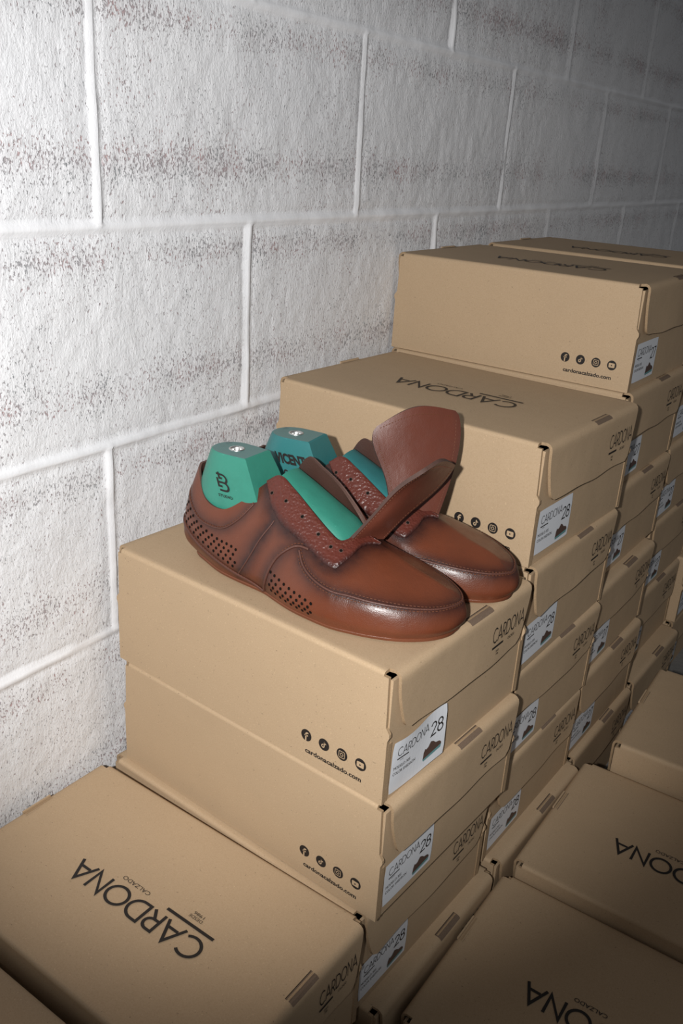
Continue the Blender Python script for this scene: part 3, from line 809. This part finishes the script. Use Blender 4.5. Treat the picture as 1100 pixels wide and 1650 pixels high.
    for sgn in (1, -1):
        def q(u, v):
            p = tp(u, v); n = np.cross(tp(u+.01, v)-p, tp(u, v+.01)-p); n /= np.linalg.norm(n); return p+n*sgn*.0019, n*sgn
        edge = [(u, .06) for u in np.linspace(.03, .9, 60)]+[(.93, v) for v in np.linspace(.1, .9, 50)]+[(u, .94) for u in np.linspace(.9, .03, 60)]
        for (u0, v0), (u1, v1) in list(zip(edge[:-1], edge[1:]))[::2]:
            (p0, n0), (p1, n1) = q(u0, v0), q(u1, v1); tube(a, [p0, p1], [n0, n1], .00035, 'thread', .8, 4)
    link('stitching', a.mesh('stitching'), tg)
    return root, N, Fs

def make_last(loc, yaw, mat, label, mark):
    root = empty('shoe_last', loc, yaw); tag(root, label, 'shoe last', 'plastic lasts inside the shoes')
    # heel block: stacked slices, round at the back, flat at the front
    Z = [.010, .03, .05, .065, .08, .095, .106, .1095, .1105]
    BK = [.014, .0085, .0105, .0135, .0185, .0240, .0285, .0302, .0318]
    FR_ = [.112, .108, .103, .0995, .0930, .0860, .0805, .0790, .0770]
    HW = [.024, .028, .0272, .0257, .0238, .0216, .0198, .0192, .0182]
    def sl(z, a=None):
        return [float(np.interp(z, Z, q)) for q in (BK, FR_, HW)]
    def ring(z):
        b, f, h = sl(z); xm = b+(f-b)*.46; pts = []
        fh = h*.92
        n = 12
        # near side: front corner to back, then far side back to the front
        side = []
        for k in range(n+1):
            u = k/n; x = f+(xm-f)*u; side.append((x, fh+(h-fh)*math.sin(u*math.pi/2)))
        for k in range(1, n+1):
            th = math.pi/2*k/n; side.append((xm-(xm-b)*math.sin(th)**.95, h*math.cos(th)))
        o = -.003*max(0, (z-.03)/.08); return [(x, -y+o, z) for x, y in side]+[(x, y+o, z) for x, y in side[::-1][1:]]
    a = Acc(); rg = [ring(z) for z in Z]; n = len(rg[0]); vs = sum(rg, [])
    fs = [(k*n+(i+1) % n, k*n+i, (k+1)*n+i, (k+1)*n+(i+1) % n) for k in range(len(Z)-1) for i in range(n)]+[tuple(range(n))]
    a.add(vs, fs, mat); 
    # top plate with a hole left for the bushing
    hx, hr, seg = .0545, .0064, 32
    HY = -.003
    top = rg[-1]; cyl = [(hx+hr*math.cos(2*math.pi*k/seg), HY+hr*math.sin(2*math.pi*k/seg), Z[-1]) for k in range(seg)]
    ang = lambda p: math.atan2(p[1], p[0]-hx)
    bmx = bmesh.new(); bmx.from_mesh(bpy.data.meshes.new('q'))
    tv = [bmx.verts.new(p) for p in top]; cv = [bmx.verts.new(p) for p in cyl]
    es = [bmx.edges.new((tv[i], tv[(i+1) % n])) for i in range(n)]+[bmx.edges.new((cv[i], cv[(i+1) % seg])) for i in range(seg)]
    bmesh.ops.triangle_fill(bmx, use_beauty=True, use_dissolve=False, edges=es, normal=(0, 0, 1)); bmx.verts.index_update()
    tf = [tuple(v.index for v in f.verts) for f in bmx.faces if (Vector((hx, HY, Z[-1]))-f.calc_center_median()).length > hr*.9]
    a.add([tuple(v.co) for v in bmx.verts], tf, 'last_worn'); bmx.free()
    m = a.mesh('heel_block', True); sharp_angle(m, 28); hb = link('heel_block', m, root)
    # forward block under the laces
    a = Acc(); X = [.1035, .108, .125, .15, .17, .19, .205]; ZT = [.0960, .1000, .0915, .0785, .0685, .0520, .0450]; HT = [.0145, .0155, .0170, .0180, .0185, .0190, .0190]
    SW = [.024, .026, .028, .031, .034, .036, .037]
    rg = []
    for x, zt, ht, sw in zip(X, ZT, HT, SW):
        lean = .0; cy = .0065
        prof = [(-sw, .012), (-sw-.001, zt*.35), (-sw*.93, zt*.60), (-ht*1.25, zt-.0085), (-ht*1.02, zt-.0030), (-ht*.80, zt-.0008), (-ht*.3, zt+.0006), (ht*.3, zt+.0006), (ht*.80, zt-.0008), (ht*1.02, zt-.0030), (ht*1.25, zt-.0085), (sw*.93-.006, zt*.60), (sw-.006, zt*.35), (sw-.006, .012)]
        rg.append([(x, cy+y, z) for y, z in prof])
    n = len(rg[0]); vs = sum(rg, [])
    fs = [(k*n+i, (k+1)*n+i, (k+1)*n+(i+1) % n, k*n+(i+1) % n) for k in range(len(X)-1) for i in range(n)]+[tuple(range(n)), tuple((len(X)-1)*n+i for i in range(n))[::-1]]
    a.add(vs, fs, mat); m = a.mesh('instep_block', True); sharp_angle(m, 32); link('instep_block', m, root)
    # bushing
    a = Acc(); R = [(.0063, -.004), (.0072, .0000), (.0072, .0007), (.0062, .0009), (.0052, .0003), (.0047, -.0010), (.0044, -.0160)]; seg = 28
    a.add([(hx+r*math.cos(2*math.pi*k/seg), HY+r*math.sin(2*math.pi*k/seg), Z[-1]+h) for r, h in R for k in range(seg)], [(q*seg+k, q*seg+(k+1) % seg, (q+1)*seg+(k+1) % seg, (q+1)*seg+k) for q in range(len(R)-1) for k in range(seg)], 'steel')
    a.add([(hx+.0044*math.cos(2*math.pi*k/seg), HY+.0044*math.sin(2*math.pi*k/seg), Z[-1]-.012) for k in range(seg)], [tuple(range(seg))], 'hole')
    bs = link('metal_bushing', a.mesh('metal_bushing', True), root); bs['label'] = 'round silver metal bushing in the top plate'
    # printing wrapped on the near side of the heel block
    def on_side(u, z):
        b, f, h = sl(z); xm = b+(f-b)*.46; fh = h*.92; x = f-u
        if x > xm: y = fh+(h-fh)*math.sin((f-x)/(f-xm)*math.pi/2)
        else:
            s_ = min(1, (xm-x)/(xm-b)); th = math.asin(min(1, s_**(1/.95))); y = h*math.cos(th)
        return (x, -y-.0006-.003*max(0, (z-.03)/.08), z)
    a = Acc()
    if mark == 'monogram':
        cxu, cz, k = .034, .0845, .0145
        strokes = [[(-.55, 1), (.15, 1)]+arc(.15, .52, .48, 90, -60, 10), [(.1, .06), (.25, .06)]+arc(.15, -.42, .48, 80, -90, 10)+[(-.55, -.90)], [(-.25, 1.25), (-.25, .55), (.1, .55)], [(-.55, .55), (-.55, -.42), (-.1, -.42)], [(-.45, .06), (.1, .06)]]
        for s_ in strokes:
            V, F = ribbon(s_, .24); a.add([on_side(cxu-x*k*.62, cz+y*k*.50) for x, y in V], F, 'ink')
        V, F, l = font_text('STUDIO', .0024, .0160, bold=.03); a.add([on_side(cxu+.0085-x, cz-.0125+y) for x, y in V], F, 'ink')
        V, F, l = font_text('27', .0035, .006); a.add([(.040-y, .0085-x*1.0, Z[-1]+.0003) for x, y in V], F, 'grey_ink')
    else:
        V, F, l = font_text('VICENT', .0090, .0330, bold=.05); a.add([on_side(.043-x, .0870+y) for x, y in V], F, 'ink')
        b = Acc(); V, F, l = font_text('OCT  2021', .0065, .0330, bold=.04); b.add([on_side(.038-x, .0745+y) for x, y in V], F, 'ink')
        V, F, l = font_text('27', .0035, .006); c_ = Acc(); c_.add([(.040-y, .0085-x, Z[-1]+.0003) for x, y in V], F, 'grey_ink'); link('size_number', c_.mesh('size_number'), hb)
    if mark != 'monogram': link('printed_date', b.mesh('printed_date'), hb)
    link('printed_mark', a.mesh('printed_mark'), hb)
    return root
ZT_A = tops[1, 0]+.0002
P1, Y1 = (-.282, .066, ZT_A), math.radians(3.7)
P2, Y2 = (-.2745, .1365, ZT_A), math.radians(9.5)
def to_local(pts, P, Y):
    c, s = math.cos(-Y), math.sin(-Y); return [[((x-P[0])*c-(y-P[1])*s, (x-P[0])*s+(y-P[1])*c, z-P[2]) for x, y, z in r] for r in pts]
T1 = [[(-.0981, .0612, .0570), (-.0900, .0800, .0600), (-.0835, .0965, .0560)],
      [(-.0830, .0740, .0820), (-.0745, .0885, .0830), (-.0760, .1150, .0730)],
      [(-.0680, .0870, .1085), (-.0640, .1135, .1065), (-.0693, .1561, .0900)],
      [(-.0458, .0914, .1300), (-.0485, .1230, .1300), (-.0567, .1677, .1150)]]
T2 = [[(-.1020, .1370, .0570), (-.0890, .1570, .0620), (-.0742, .1730, .0560)],
      [(-.1160, .1460, .0870), (-.0950, .1680, .0890), (-.0760, .1920, .0830)],
      [(-.1300, .1440, .1150), (-.1040, .1740, .1200), (-.0780, .2070, .1140)],
      [(-.1380, .1470, .1330), (-.1100, .1760, .1530), (-.0850, .2170, .1490)]]
make_shoe(LAT, MED, 'brown leather shoe nearer the viewer, tongue pulled forward over the toe, on the shoebox lid', P1, Y1, to_local(T1, P1, Y1))
n2, f2 = far_variant()
make_shoe(n2, f2, 'brown leather shoe farther from the viewer with its tongue standing upright, on the shoebox lid', P2, Y2, to_local(T2, P2, Y2))
make_last(P1, Y1, 'last_green', 'green plastic shoe last with a printed monogram, inside the nearer shoe', 'monogram')
make_last(P2, Y2, 'last_blue', 'blue-green plastic shoe last with printed lettering, inside the farther shoe', 'name')
